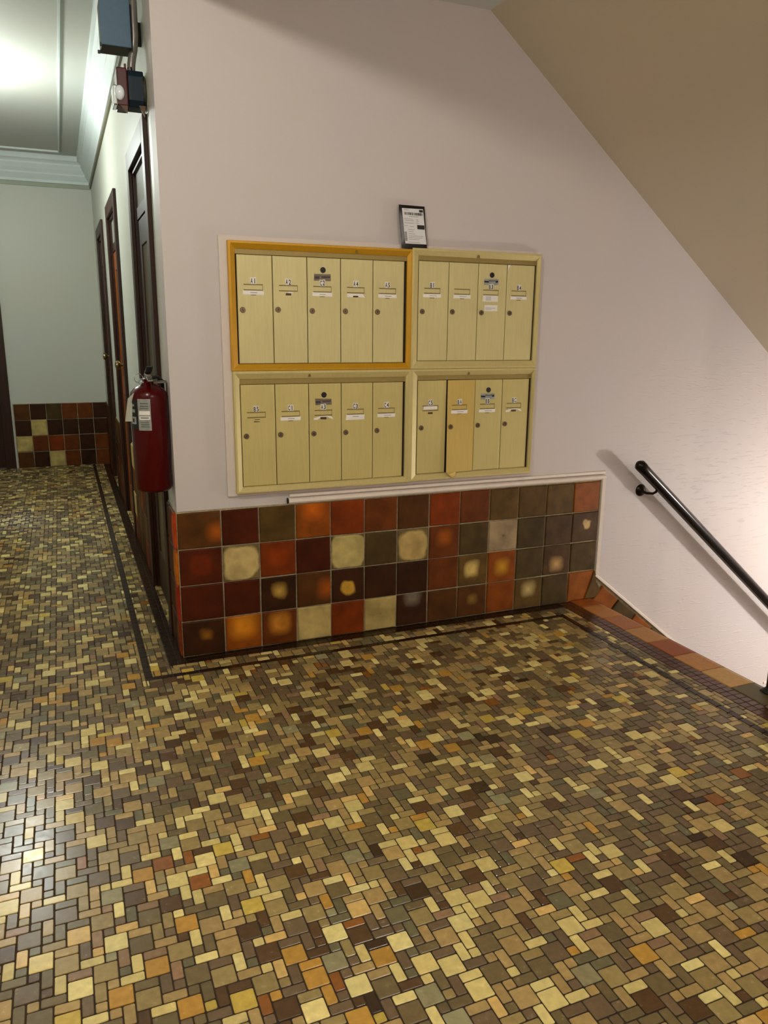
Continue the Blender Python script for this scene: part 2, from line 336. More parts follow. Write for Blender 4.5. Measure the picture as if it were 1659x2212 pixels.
SXL, SXR, SY = (-.1835, -.158), (1.712, 1.7375), (-.170, -.1445)      # thin dark strip
BXL, BXR, BY = -.0815, (1.8, 1.876), -.066                            # dark band
REG = [(SXL[1], BXL, SY[1], FAR), (BXL, SXR[1], SY[1], BY), (SXR[1], BXR[0], -4.5, BY)]
REG += [(-.03, .125, a, c) for a, c in doors]
tiles = []
G = .0015
for i0 in range(-72, 78, 6):
    for j0 in range(-180, 204, 6):
        for (a, c), w_, h_ in KIND:
            i, j = i0+a, j0+c
            x0, x1, y0, y1 = TCX+TU*i, TCX+TU*(i+w_), TCY+TU*j, TCY+TU*(j+h_)
            if x1 < -1.75 or x0 > 1.8 or y1 < -4.5 or y0 > FAR: continue
            if x0 > .13 and y0 > -.06: continue
            cc = pick(i, j, w_*h_)
            main = [(-1.75, SXL[0], -4.5, FAR)] if x1 <= SXL[0] else ([(-1.75, SXR[0], -4.5, SY[0])] if y1 <= SY[0] else [(-1.75, SXL[0], -4.5, FAR), (SXL[0], SXR[0], -4.5, SY[0])])
            for q in main+REG:
                u0, u1, v0, v1 = max(x0, q[0]), min(x1, q[1]), max(y0, q[2]), min(y1, q[3])
                if u1-u0 > .005 and v1-v0 > .005: tiles.append((u0+G, u1-G, v0+G, v1-G, cc))
darks = lambda: tuple(v*random.uniform(.8, 1.2) for v in lin((38, 22, 8)))
browns = lambda: tuple(v*random.uniform(.8, 1.2) for v in lin((72, 38, 15)))
def strip(xa, xb, ya, yb, n, alongx, f):
    for k in range(n):
        t0, t1 = k/n, (k+1)/n
        if alongx: tiles.append((xa+(xb-xa)*t0+G/2, xa+(xb-xa)*t1-G/2, ya+G/2, yb-G/2, f()))
        else: tiles.append((xa+G/2, xb-G/2, ya+(yb-ya)*t0+G/2, ya+(yb-ya)*t1-G/2, f()))
strip(SXL[0], SXL[1], SY[1], FAR, 100, False, darks); strip(SXL[0], SXR[1], SY[0], SY[1], 38, True, darks); strip(SXR[0], SXR[1], -4.5, SY[0], 86, False, darks)
for r in range(2):
    wl = (X0-BXL)/2
    for k in range(98):
        ya, yb = BY+(FAR-BY)*k/98, BY+(FAR-BY)*(k+1)/98; xb = BXL+(r+1)*wl
        if r == 1 and any(a < (ya+yb)/2 < c for a, c in doors): xb = -.03
        tiles.append((BXL+r*wl+G/2, xb-G/2, ya+G/2, yb-G/2, darks()))
    strip(X0, BXR[0], BY+r*.033, BY+(r+1)*.033, 36, True, darks)
    wr = (BXR[1]-BXR[0])/2; strip(BXR[0]+r*wr, BXR[0]+(r+1)*wr, -4.5, 0, 150, False, browns)
CP = Vector((-0.386225, -3.033484, 1.323577))
def visible_size(t):
    c = Vector(((t[0]+t[1])/2, (t[2]+t[3])/2, 0)); d = c-CP; z = d.dot(fwd)
    if z < .3: return 0
    px, py = 829.5+1668.3*d.dot(r2)/z, 1106-1668.3*d.dot(u2)/z
    if not (-5 < px < 1664 and py < 2217): return 0
    return (t[1]-t[0])*(t[3]-t[2])/z**3
tiles.sort(key=visible_size, reverse=True)
def tile_shape(hx, hy):
    """octagonal top with a small rounded edge; centred"""
    c = .0022; e = .0012
    def ring(ox, oy, z, cc): return [(-ox+cc, -oy, z), (ox-cc, -oy, z), (ox, -oy+cc, z), (ox, oy-cc, z), (ox-cc, oy, z), (-ox+cc, oy, z), (-ox, oy-cc, z), (-ox, -oy+cc, z)]
    return ring(hx, hy, -.0025, c)+ring(hx, hy, -.0011, c)+ring(hx-e, hy-e, 0, c*.8)
TF = [tuple(a*8+q for q in (i, (i+1) % 8)) + tuple((a+1)*8+q for q in ((i+1) % 8, i)) for a in range(2) for i in range(8)] + [tuple(range(16, 24))]
cache = {}
for t in tiles[:300]:
    hx, hy = (t[1]-t[0])/2, (t[3]-t[2])/2; key = (round(hx, 4), round(hy, 4))
    if key not in cache:
        me = bpy.data.meshes.new('mosaic_tile'); me.from_pydata(tile_shape(hx, hy), [], TF); me.materials.append(M_mosaic_obj); cache[key] = me
    o = newobj('mosaic_tile', cache[key], floor); o.location = ((t[0]+t[1])/2, (t[2]+t[3])/2, random.uniform(-.0004, .0002))
    o.rotation_euler = (random.gauss(0, .004), random.gauss(0, .004), random.gauss(0, .008)); o.color = (*t[4], 1)
vs, fs, cs = [], [], []
for t in tiles[300:]:
    hx, hy = (t[1]-t[0])/2, (t[3]-t[2])/2; cx, cy = (t[0]+t[1])/2, (t[2]+t[3])/2; dz = random.uniform(-.0003, .0002); n = len(vs); g = random.gauss(0, .008)
    tx, ty = random.gauss(0, .004), random.gauss(0, .004)
    vs += [(cx+x-g*y, cy+y+g*x, z+dz+tx*x+ty*y) for x, y, z in tile_shape(hx, hy)]
    fs += [tuple(q+n for q in f) for f in TF]; cs += [(*t[4], 1)]*24
me = bpy.data.meshes.new('mosaic_tiles'); me.from_pydata(vs, [], fs)
at = me.color_attributes.new('tint', 'FLOAT_COLOR', 'POINT'); at.data.foreach_set('color', [c for q in cs for c in q])
tag(newobj('mosaic_tiles', me, floor, M_mosaic), kind='stuff')

# glazed square tiles
PT = dict(d=(70, 25, 6), r=(112, 45, 6), m=(94, 46, 12), o=(128, 64, 12), b=(78, 45, 15), v=(84, 62, 26), k=(52, 27, 10), g=(70, 54, 26), c=(170, 148, 90), t=(128, 70, 20), x=(72, 52, 30), q=(144, 124, 94), h=(98, 84, 50))
def spot(o, pos=(0, 0), rad=0, soft=.02, col=(0, 0, 0)):
    o['spot_centre'] = (float(pos[0]), 0.0, float(pos[1])); o['spot_radius'] = float(rad); o['spot_soft'] = float(soft); o['spot_color'] = tuple(float(v) for v in lin(col))
def glazed_tile(name, parent, centre, w_, h_, code, rot=0, sp=None, poly=None, th=.009):
    j = lambda: random.uniform(-.0012, .0012)
    c = [(-w_/2+j(), -h_/2+j()), (w_/2+j(), -h_/2+j()), (w_/2+j(), h_/2+j()), (-w_/2+j(), h_/2+j())] if poly is None else poly
    e = .0045; n = len(c); mx = sum(p[0] for p in c)/n; mz = sum(p[1] for p in c)/n
    def ins(p, d): 
        v = Vector((mx-p[0], mz-p[1])); f = d*1.4/max(v.length, 1e-6); return (p[0]+v.x*f, p[1]+v.y*f)
    rings = [[(x, .004, z) for x, z in c], [(x, -th*.45, z) for x, z in c], [(*[q for q in ins(p, e*.35)][:1], -th*.8, ins(p, e*.35)[1]) for p in c], [(ins(p, e)[0], -th, ins(p, e)[1]) for p in c]]
    b = MB().ring_loft(rings); me = bpy.data.meshes.new(name); me.from_pydata(b.v, [], b.f)
    bm = bmesh.new(); bm.from_mesh(me); bmesh.ops.recalc_face_normals(bm, faces=bm.faces); bm.to_mesh(me); bm.free()
    o = newobj(name, me, parent, M_glazed); o.location = centre; o.rotation_euler = (random.gauss(0, .006), 0, rot+random.gauss(0, .006))
    f = random.uniform(.88, 1.12); o.color = (*[v*f for v in lin(PT[code])], 1)
    spot(o, *(sp or ((0, 0), 0, .02, (0, 0, 0)))); return o
ROWS = ["bdvortmbrmvvxt".replace('t', 'm', 1)[:13], "dcrdcgcmgqgxx", "ddkbkkkmvogxg", "komctckmbogvt"]
ROWS[0] = "bdvormbrmvvvt"[:13]; ROWS[1] = "dhrdhghmgqgxx"
ROWS[3] = "komcrckbbovgt"
SPOT = {(0, 0): ((.07, -.01), .05, .05, (168, 84, 14)), (1, 0): ((0, .01), .055, .02, (98, 34, 8)), (1, 1): ((0, 0), .080, .012, (182, 160, 104)), (1, 2): ((0, .01), .052, .02, (128, 50, 6)),
        (1, 12): ((.01, .01), .03, .008, (180, 152, 104)), (1, 4): ((0, 0), .083, .01, (178, 160, 100)), (1, 6): ((0, .0), .076, .012, (176, 150, 92)), (2, 2): ((0, .01), .04, .04, (190, 150, 66)),
        (2, 4): ((0, -.01), .038, .014, (188, 144, 48)), (2, 8): ((-.01, .005), .05, .03, (196, 168, 96)), (2, 9): ((0, 0), .05, .05, (190, 140, 30)), (2, 11): ((0, -.02), .045, .05, (200, 160, 104)),
        (3, 0): ((.01, .01), .035, .04, (150, 96, 24)), (3, 1): ((0, .03), .075, .05, (196, 122, 24)), (3, 2): ((0, .02), .055, .03, (176, 112, 34)), (3, 8): ((0, .01), .03, .04, (150, 116, 50)), (3, 10): ((0, .02), .05, .05, (190, 168, 108)),
        (2, 3): ((.06, .0), .06, .06, (158, 78, 16)), (0, 3): ((0, .05), .06, .05, (186, 92, 14)), (3, 6): ((0, .06), .05, .04, (120, 108, 90)), (0, 12): ((0, -.02), .06, .06, (132, 68, 20)), (1, 7): ((0, .02), .05, .05, (160, 84, 18)), (3, 12): ((0, .0), .07, .06, (138, 78, 24))}
tag(MB().box(X0-.004, 2.012, -.004, 0, 0, .612).build('wainscot_bed', M_grout_w, wall_back))
for r in range(4):
    for c in range(13):
        xa = X0-.004 if c == 0 else c*P1; xb = (c+1)*P1 if c < 12 else 2.008
        zc = .608-(r+.5)*U; g = .005; w_ = xb-xa-g
        poly = None
        if (r, c) == (3, 12): poly = [(-w_/2, -.074), (w_/2-.045, -.074), (w_/2, .074), (-w_/2, .074)]
        glazed_tile('wall_tile', wall_back, ((xa+xb)/2, -.002, zc), w_, U-g, ROWS[r][c], 0, SPOT.get((r, c)), poly)
def side_wainscot(parent, y0, y1, rows=4, face='x'):
    n = max(1, round(abs(y1-y0)/.153)); st = (y1-y0)/n
    for r in range(rows):
        for c in range(n):
            code = random.choice('ddkkbbmvgkcrmdk'); yc = y0+(c+.5)*st
            glazed_tile('wall_tile', parent, (X0-.002, yc, .608-(r+.5)*U), abs(st)-.005, U-.005, code, -pi/2)
    MB().box(X0-.004, X0, min(y0, y1), max(y0, y1), 0, .61).build('wainscot_bed', M_grout_w, parent)
# tiles that turn the corner, bright orange edges
for r, cd in enumerate('roor'):
    o = glazed_tile('wall_tile', wall_right, (X0-.004, .085, .608-(r+.5)*U), .165, U-.005, 'dkdk'[r], -pi/2, ((.078, 0), .085, .02, [(176, 60, 10), (182, 96, 14), (150, 40, 10), (120, 50, 12)][r]))
for r in range(4): glazed_tile('wall_tile', wall_right, (X0-.002, .21, .608-(r+.5)*U), .075, U-.005, 'kdkb'[r], -pi/2)
MB().box(X0-.004, X0, .004, .25, 0, .61).build('wainscot_bed', M_grout_w, wall_right)
side_wainscot(wall_right, 1.05, 2.02); side_wainscot(wall_right, 2.85, 3.50); side_wainscot(wall_right, 4.30, 4.92)
FR = ["bkgmmk", "kckkkk", "cmrmkm", "bkcmkm"]
for r in range(4):
    for c in range(6):
        glazed_tile('wall_tile', wall_far, (-.835+.138*(c+.5), FAR-.002, .6-(r+.5)*.15), .133, .145, FR[r][c], 0, ((0, 0), .06, .012, (176, 158, 96)) if FR[r][c] == 'c' else None)
MB().box(-.84, X0, FAR-.004, FAR, 0, .602).build('wainscot_bed', M_grout_w, wall_far)
# white moulding round the wainscot, running down the stair
b = MB()
def bar(p, q, r): b.tube([p, q], r, 10)
tr = MB()
tr.prism([(.43, 0, .612), (.43, -.012, .612), (.43, -.018, .620), (.43, -.016, .630), (.43, -.008, .634), (.43, 0, .634)], (1.602, 0, 0))
tr.prism([(.44, 0, .640), (.44, -.008, .640), (.44, -.008, .652), (.44, 0, .654)], (1.592, 0, 0))
tr.prism([(2.012, 0, .13), (2.012, -.016, .13), (2.03, -.018, .125), (2.032, 0, .122)], (0, 0, .5))
tag(tr.build('trim_6', M_white, bevel=.001), kind='structure')
trim6 = bpy.data.objects['trim_6']
MB().lathe([(.012, 0), (.013, .004), (.004, .006)], (.434, -.008, .625), (-1, 0, 0), 12).build('end_hole', M_black, trim6)
# diagonal skirting
D = Vector((1, 0, -.80)).normalized(); Nn = Vector((D.z, 0, -D.x))      # Nn points down-left, away from the plaster
A0 = Vector((2.018, 0, .130)); Ls = 1.50
tr = MB(); tr.prism([A0, A0+D*Ls, A0+D*Ls+Nn*.014, A0+Nn*.014], (0, -.016, 0))
tag(tr.build('trim_7', M_white, bevel=.002), kind='structure')
tr = MB(); tr.prism([A0+Nn*.014, A0+D*Ls+Nn*.014, A0+D*Ls+Nn*.2, A0+Nn*.2], (0, -.003, 0))
skirt = tr.build('baseboard_stair', M_grout_w); tag(skirt, kind='structure')
def skirt_tile(pts, code, sp=None):
    cx = sum(p[0] for p in pts)/len(pts); cz = sum(p[1] for p in pts)/len(pts)
    glazed_tile('skirting_tile', skirt, (cx, -.006, cz), .1, .1, code, 0, sp, [(p[0]-cx, p[1]-cz) for p in pts], .011)
def dp(s, n): v = A0+D*s+Nn*n; return (v.x, v.z)
skirt_tile([(1.955, .004), (2.05, .004), dp(.075, .045), dp(.022, .026), (2.004, .15)][:5], 'v')
skirt_tile([dp(.075, .17), dp(.205, .17), dp(.212, .026), dp(.079, .026)], 't')
ss = .22
for k in range(9):
    skirt_tile([dp(ss, .17), dp(ss+.145, .17), dp(ss+.145, .026), dp(ss, .026)], 'gtvokmvtg'[k]); ss += .15
# nosing of the landing
NC = [(148, 78, 26), (176, 116, 54), (160, 98, 50), (174, 124, 66), (146, 76, 34), (178, 122, 64), (188, 144, 80), (86, 74, 42), (110, 92, 60), (150, 84, 40)]
ys = [-.0] + [-.103-.1548*k for k in range(28)]
M_terra = tile_material('terracotta_nosing', False, .45)
for k in range(len(ys)-1):
    ya, yb = ys[k]-.003, ys[k+1]+.003
    pr = [(BXR[1]+.003, -.02), (BXR[1]+.003, -.001), (BXR[1]+.006, .0015), (1.985, .0015), (2.0, -.001), (2.012, -.008), (2.017, -.02), (2.017, -.06), (2.006, -.06), (2.006, -.02)]
    o = MB().prism([(x, ya, z) for x, z in pr], (0, yb-ya, 0)).build('nosing_tile', M_terra, floor, bevel=.0015)
    c = NC[k] if k < len(NC) else random.choice(NC); o.color = (*lin(c), 1)
# stair flight going down and lower landing
b = MB(); x, z = 2.005, 0
for k in range(7):
    z -= .18; b.box(x, x+.232, -1.35, -.003, -1.45, z); x += .232-(.001)
b.box(x, 5.2, -1.35, -.003, -1.45, -1.26)
tag(b.build('stairs', mat('dark_stair_terrazzo', (104, 88, 66), .5, var=.2, scale=30)), kind='structure')
for r in range(3):
    for c in range(12): glazed_tile('wall_tile', wall_back, (3.34+.155*(c+.5), -.002, -.70-(r+.5)*.155), .15, .15, random.choice('dkbmvgkcr'), 0)
tag(MB().box(3.30, 5.2, -.005, 0, -.70, -.69).build('trim_8', M_white), kind='structure')

# ------------------------------------------------------------------ corridor doors
def door(n, y0, y1, wood_m, label=None):
    root = bpy.data.objects.new('door_%d' % n, None); COL.objects.link(root); root.location = (X0, (y0+y1)/2, 0); tag(root, kind='structure')
    W = .08; xo = X0-.018
    b = MB(); b.box(xo, X0, y0-W, y0+.005, 0, 2.1); b.build('casing', M_wood, root, bevel=.003)
    b = MB(); b.box(xo, X0, y1-.005, y1+W, 0, 2.1); b.build('casing', M_wood, root, bevel=.003)
    b = MB(); b.box(xo, X0, y0+.005, y1-.005, 2.015, 2.1); b.build('casing', M_wood, root, bevel=.003)
    b = MB(); b.box(X0, .125, y0, y0+.018, .0, 2.02); b.box(X0, .125, y1-.018, y1, .0, 2.02); b.box(X0, .125, y0+.018, y1-.018, 2.0, 2.02); b.build('jamb', M_wood, root)
    b = MB(); b.box(X0+.008, X0+.05, y0+.018, y1-.018, 1.80, 1.85); b.build('transom_bar', M_wood, root)
    b = MB(); b.box(X0+.014, X0+.018, y0+.018, y1-.018, 1.85, 2.0); b.build('transom_pane', M_frost, root)
    xs = X0+.012; a, c = y0+.02, y1-.02; st = .1
    d = MB(); d.box(xs, xs+.04, a, a+st, .006, 1.795); d.box(xs, xs+.04, c-st, c, .006, 1.795)
    for z0, z1 in ((.006, .22), (.86, .98), (1.68, 1.795)): d.box(xs, xs+.04, a+st, c-st, z0, z1)
    leaf = d.build('door_leaf', wood_m, root, bevel=.003)
    for z0, z1 in ((.22, .86), (.98, 1.68)): MB().box(xs+.006, xs+.03, a+st-.005, c-st+.005, z0-.005, z1+.005).build('panel', M_panel, leaf)
    h = MB(); h.lathe([(.028, 0), (.026, .006), (.01, .01), (.01, .035), (.022, .042), (.029, .056), (.026, .068), (.01, .074)], (xs, y0+.075, 1.08), (-1, 0, 0), 16)
    h.build('door_knob', M_brass, leaf, smooth=True)
    MB().box(xs-.004, xs, y0+.05, y0+.10, .93, 1.2).build('lock_plate', M_brass, leaf)
    return root, leaf
door(1, *doors[0], M_wood); r2_, leaf2 = door(2, *doors[1], M_wood2); door(3, *doors[2], M_wood)
MB().box(X0+.0105, X0+.0118, 2.36, 2.5, 1.69, 1.76).build('pale_patch', M_card, leaf2)  # small pale patch on the leaf of the second door
# door at the end of the corridor
root = bpy.data.objects.new('door_4', None); COL.objects.link(root); root.location = (-1.24, FAR, 0); tag(root, kind='structure')
MB().box(-.86-.0, -.86+.0001+.02-.02, FAR, FAR+.1, 0, 2.02)
b = MB(); b.box(-.94, -.855, FAR-.022, FAR+.0, 0, 2.1); b.build('casing', M_wood, root, bevel=.003)
b = MB(); b.box(-1.64, -1.56, FAR-.022, FAR, 0, 2.1); b.build('casing', M_wood, root, bevel=.003)
b = MB(); b.box(-1.56, -.94, FAR-.022, FAR, 2.0, 2.1); b.build('casing', M_wood, root, bevel=.003)
d = MB(); a, c, yy = -1.62, -.86, FAR+.03
for z0, z1 in ((.006, .22), (.86, .98), (1.88, 2.01)): d.box(a+.1, c-.1, yy, yy+.04, z0, z1)
d.box(a, a+.1, yy, yy+.04, .006, 2.01); d.box(c-.1, c, yy, yy+.04, .006, 2.01); leaf = d.build('door_leaf', M_wood, root)
for z0, z1 in ((.22, .86), (.98, 1.88)): MB().box(a+.095, c-.095, yy+.012, yy+.03, z0-.005, z1+.005).build('panel', M_wood, leaf)

# ------------------------------------------------------------------ letterboxes
tmp = {}
def glyph(ch):
    if ch not in tmp:
        cu = bpy.data.curves.new('glyph', 'FONT'); cu.body = ch; cu.size = 1; cu.offset = .022; cu.extrude = 0; cu.align_x = 'CENTER'
        o = bpy.data.objects.new('glyph', cu); COL.objects.link(o); dg = bpy.context.evaluated_depsgraph_get(); dg.update()
        me = o.evaluated_get(dg).to_mesh(); vs = [tuple(v.co) for v in me.vertices]; fs = [tuple(p.vertices) for p in me.polygons]
        x0, x1 = min(v[0] for v in vs), max(v[0] for v in vs); y0, y1 = min(v[1] for v in vs), max(v[1] for v in vs)
        vs = [((v[0]-(x0+x1)/2), (v[1]-(y0+y1)/2), 0) for v in vs]; tmp[ch] = (vs, fs, x1-x0, y1-y0); bpy.data.objects.remove(o); bpy.data.curves.remove(cu)
    return tmp[ch]
def put_glyph(b, ch, cx, cz, y, w_, h_):
    vs, fs, gw, gh = glyph(ch); n = len(b.v); k = w_/gw if ch != '1' else w_*.36/gw
    b.v += [(cx+v[0]*k, y, cz+v[1]*h_/gh) for v in vs]; b.f += [tuple(n+i for i in f) for f in fs]
def rquad(b, x0, x1, z0, z1, y, t=.0006, j=0):
    r = lambda: random.uniform(-j, j)
    b.prism([(x0+r(), y, z0+r()), (x1+r(), y, z0+r()), (x1+r(), y, z1+r()), (x0+r(), y, z1+r())], (0, -t, 0))
YD = -.020     # face of the doors
def letterbox_unit(label, O, I, dx0, dx1, dz0, dz1, n, codes, fm, dm, cards, special=None):
    """O outer rect, I inner rect: (x0, x1, z0, z1)"""
    root = thing('letterbox_unit', label, 'mailbox', ((O[0]+O[1])/2, -.012, O[2]), 'letterbox units set in the lobby wall')
    x0, x1, z0, z1 = O; a0, a1, c0, c1 = I; wf = .008
    def rect(f):   # point on frame at fraction f between outer and inner
        return (x0+(a0-x0)*f, x1+(a1-x1)*f, z0+(c0-z0)*f, z1+(c1-z1)*f)
    loops = [(0, -.011), (0, -.031), (.06, -.032), (.3, -.032), (.95, -.022), (1, -.021), (1, -.008)]
    def corners(f): q = rect(f); return [(q[0], q[2]), (q[1], q[2]), (q[1], q[3]), (q[0], q[3])]
    for s in range(4):
        b = MB()
        for (f0, ya), (f1, yb) in zip(loops, loops[1:]):
            p0, p1 = corners(f0), corners(f1); i, j = s, (s+1) % 4; e = .0004
            b.quad((p0[i][0], ya, p0[i][1]), (p0[j][0], ya, p0[j][1]), (p1[j][0], yb, p1[j][1]), (p1[i][0], yb, p1[i][1]))
        n0 = len(b.v)
        for k in (0, 1):
            b.quad(*[(corners(f)[(s+k) % 4][0], y_, corners(f)[(s+k) % 4][1]) for f, y_ in loops])
        b.build('frame_rail', fm, root)
    MB().box(a0-.002, a1+.002, -.0118, -.009, c0-.002, c1+.002).build('back_plate', M_gap, root)
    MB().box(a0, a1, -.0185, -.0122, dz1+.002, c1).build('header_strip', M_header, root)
    MB().box(a0, a1, -.0175, -.0122, c0, dz0-.0015).build('sill_strip', fm, root)
    W = (dx1-dx0)/n
    for k in range(n):
        u0, u1 = dx0+k*W+.0015, dx0+(k+1)*W-.0015
        sp = (special or {}).get(k, {}); m = sp.get('mat', dm); tilt = sp.get('tilt', 0)
        T = lambda x, y_, z: (x, y_, z)
        if tilt:
            def bend(x, y_, z):
                h = (u1-x)/(u1-u0); v = (dz1-z)/(dz1-dz0); return (x, y_-tilt*h*(.35+.65*max(v, 0)), z)
        else: bend = T
        b = MB(); nx, nz = (6, 12) if tilt else (1, 1)
        e = .0035
        flat = lambda d, y_: [(u0+d, y_, dz0+d), (u1-d, y_, dz0+d), (u1-d, y_, dz1-d), (u0+d, y_, dz1-d)]
        if tilt:      # finely divided so that it can warp
            gx, gz = 8, 16; V = lambda i_, k_, y_: bend(u0+(u1-u0)*i_/gx, y_, dz0+(dz1-dz0)*k_/gz)
            for y_ in (YD, YD+.002):
                for i_ in range(gx):
                    for k_ in range(gz): b.quad(V(i_, k_, y_), V(i_+1, k_, y_), V(i_+1, k_+1, y_), V(i_, k_+1, y_))
            for i_ in range(gx):
                for k_ in (0, gz): b.quad(V(i_, k_, YD), V(i_+1, k_, YD), V(i_+1, k_, YD+.002), V(i_, k_, YD+.002))
            for k_ in range(gz):
                for i_ in (0, gx): b.quad(V(i_, k_, YD), V(i_, k_+1, YD), V(i_, k_+1, YD+.002), V(i_, k_, YD+.002))
        else: b.ring_loft([flat(0, YD+.006), flat(0, YD+.0022), flat(.0018, YD+.0006), flat(e, YD)])
        if tilt:   # curled lower corner
            b.prism([bend(u0+.002, YD, dz0+.002), bend(u0+.05, YD, dz0+.002), bend(u0+.045, YD-.004, dz0-.016), bend(u0+.026, YD-.012, dz0-.022), bend(u0+.006, YD-.009, dz0-.008)], (0, .001, 0))
        d = b.build('door', m, root)
        if sp.get('label'): d['label'] = sp['label']
        fx = lambda t: u0-.0015+t
        # lock
        jz = random.uniform(-.002, .002); lc = bend(fx(.019), YD, dz1-.2+jz)
        lk = MB().lathe([(.0108, .001), (.0108, -.003), (.0096, -.0046), (.0062, -.0046), (.006, -.0036), (.0015, -.0036)], lc, (0, 1, 0), 18).build('lock', M_lock, d, smooth=True)
        # the keyhole belongs to the lock but a fourth level is not allowed: it is cut as a dark slot mesh under the door
        an = random.uniform(-.6, .6); kb = MB(); cxk, czk = lc[0], lc[2]
        pts = [(cxk+x*math.cos(an)-z*math.sin(an), lc[1]-.0046, czk+x*math.sin(an)+z*math.cos(an)) for x, z in ((-.0012, -.0045), (.0012, -.0045), (.0012, .0045), (-.0012, .0045))]
        kb.prism(pts, (0, -.0004, 0)); kb.build('keyhole', M_keyhole, d)
        yy = lambda x, z: bend(x, YD, z)[1]
        cx = fx(.0615 if n == 5 else .063)+random.uniform(-.002, .002)
        zl = dz1-.107; hw = .037
        lift = sp.get('lift', 0)
        b = MB()
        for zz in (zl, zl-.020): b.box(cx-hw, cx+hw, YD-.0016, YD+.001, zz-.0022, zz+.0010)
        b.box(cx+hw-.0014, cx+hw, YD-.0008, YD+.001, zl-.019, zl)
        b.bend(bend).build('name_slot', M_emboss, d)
        code = codes[k]
        if code:
            zc = dz1-.0945; hh = .0125; y_ = YD
            for q, ch in enumerate(code):
                xc = cx-.0058+.0118*q+random.uniform(-.0002, .0002); dzq = random.uniform(-.001, .001)
                b = MB(); rquad(b, xc-.0055, xc+.0055, zc-hh+dzq, zc+hh+dzq, y_, .0008, .0001); b.bend(bend).build('number_sticker', M_sticker, d)
                b = MB(); put_glyph(b, ch, xc, zc+dzq, y_-.0011, .0082, .019); b.bend(bend).build('number_character', M_ink, d)
        # cards
        kind = cards[k]; zc = dz1-.1375; y_ = YD
        if kind in 'nw':
            j = .001; b = MB(); rquad(b, cx-.041, cx+.041, zc-.0068, zc+.0075, y_, .0006, j); b.bend(bend).build('name_card', M_card, d)
            b = MB(); rquad(b, cx-.012, cx+.012+random.uniform(0, .012), zc-.001, zc+.0015, y_-.0006, .0002, .0004); b.bend(bend).build('faint_name_print', M_pencil, d)
            b = MB(); rquad(b, cx-.010, cx+.010, zc-.0095, zc-.0075, y_, .0004); b.bend(bend).build('finger_notch', M_slot, d)
        if kind == 'w':
            b = MB(); rquad(b, cx-.042, cx+.040, zc-.0135, zc-.0072, y_, .0005, .0006); b.bend(bend).build('name_card', M_card, d)
        if kind == 'r':     # mostly torn away
            b = MB(); rquad(b, cx+.0, cx+.018, zc+.001, zc+.0065, y_, .0005, .001); b.bend(bend).build('name_card', M_card, d)
            b = MB(); rquad(b, cx-.011, cx+.011, zc-.006, zc+.001, y_, .0006, .0012); b.bend(bend).build('finger_notch', M_slot, d)
        if kind == 'e':     # empty
            b = MB(); rquad(b, cx-.011, cx+.013, zc-.009, zc-.0055, y_, .0006, .001); rquad(b, cx-.008, cx+.014, zc-.0005, zc+.002, y_, .0006, .001); b.bend(bend).build('finger_notch', M_slot, d)
        if kind == 't':     # torn card with a dark notch
            b = MB(); b.prism([(cx-.037, y_, zc+.006), (cx-.036, y_, zc-.0075), (cx-.012, y_, zc-.007), (cx-.010, y_, zc-.001), (cx+.008, y_, zc-.001), (cx+.012, y_, zc-.006), (cx+.040, y_, zc-.008), (cx+.030, y_, zc+.006)], (0, -.0006, 0)); b.bend(bend).build('name_card', M_card, d)
            b = MB(); rquad(b, cx-.011, cx+.011, zc-.0075, zc-.002, y_, .0007, .0006); b.bend(bend).build('finger_notch', M_slot, d)
        if kind == 'c':     # curled remains
            b = MB(); b.prism([(cx-.042, y_, zc-.008), (cx-.040, y_, zc-.001), (cx-.012, y_, zc+.006), (cx+.016, y_, zc+.007), (cx+.036, y_, zc+.003), (cx+.042, y_, zc-.007), (cx+.034, y_, zc-.006), (cx+.016, y_, zc+.003), (cx-.012, y_, zc+.002), (cx-.024, y_, zc-.008)], (0, -.0008, 0)); b.bend(bend).build('name_card', M_card, d)
            b = MB(); rquad(b, cx-.013, cx+.012, zc-.0075, zc+.002, y_, .0008, .001); b.bend(bend).build('finger_notch', M_slot, d)
        if kind == 'h':     # card pushed up on the slot
            b = MB(); rquad(b, cx-.032, cx+.032, zc+.014, zc+.029, y_, .0016, .0006); b.bend(bend).build('name_card', M_card, d)
            b = MB(); rquad(b, cx-.011, cx+.011, zc-.005, zc+.003, y_, .0006, .0008); b.bend(bend).build('finger_notch', M_slot, d)
        if kind == 's':     # two stickers
            b = MB(); rquad(b, cx-.038, cx+.036, zc-.018, zc+.008, y_, .0006, .0015); b.bend(bend).build('name_sticker', M_sticker, d)
            b = MB(); rquad(b, cx-.028, cx+.036, zc-.057, zc-.032, y_, .0006, .001); b.bend(bend).build('name_sticker', M_sticker, d)
            b = MB()
            for u_, v_, z_ in [(-.024, .002, zc-.013+q*.0045) for q in range(4)]+[(-.022, .026, zc-.0455), (-.022, .006, zc-.0505)]:
                b = MB(); rquad(b, cx+u_, cx+v_, z_, z_+.0018, y_-.0006, .0002); b.bend(bend).build('faint_name_print', M_pencil, d)
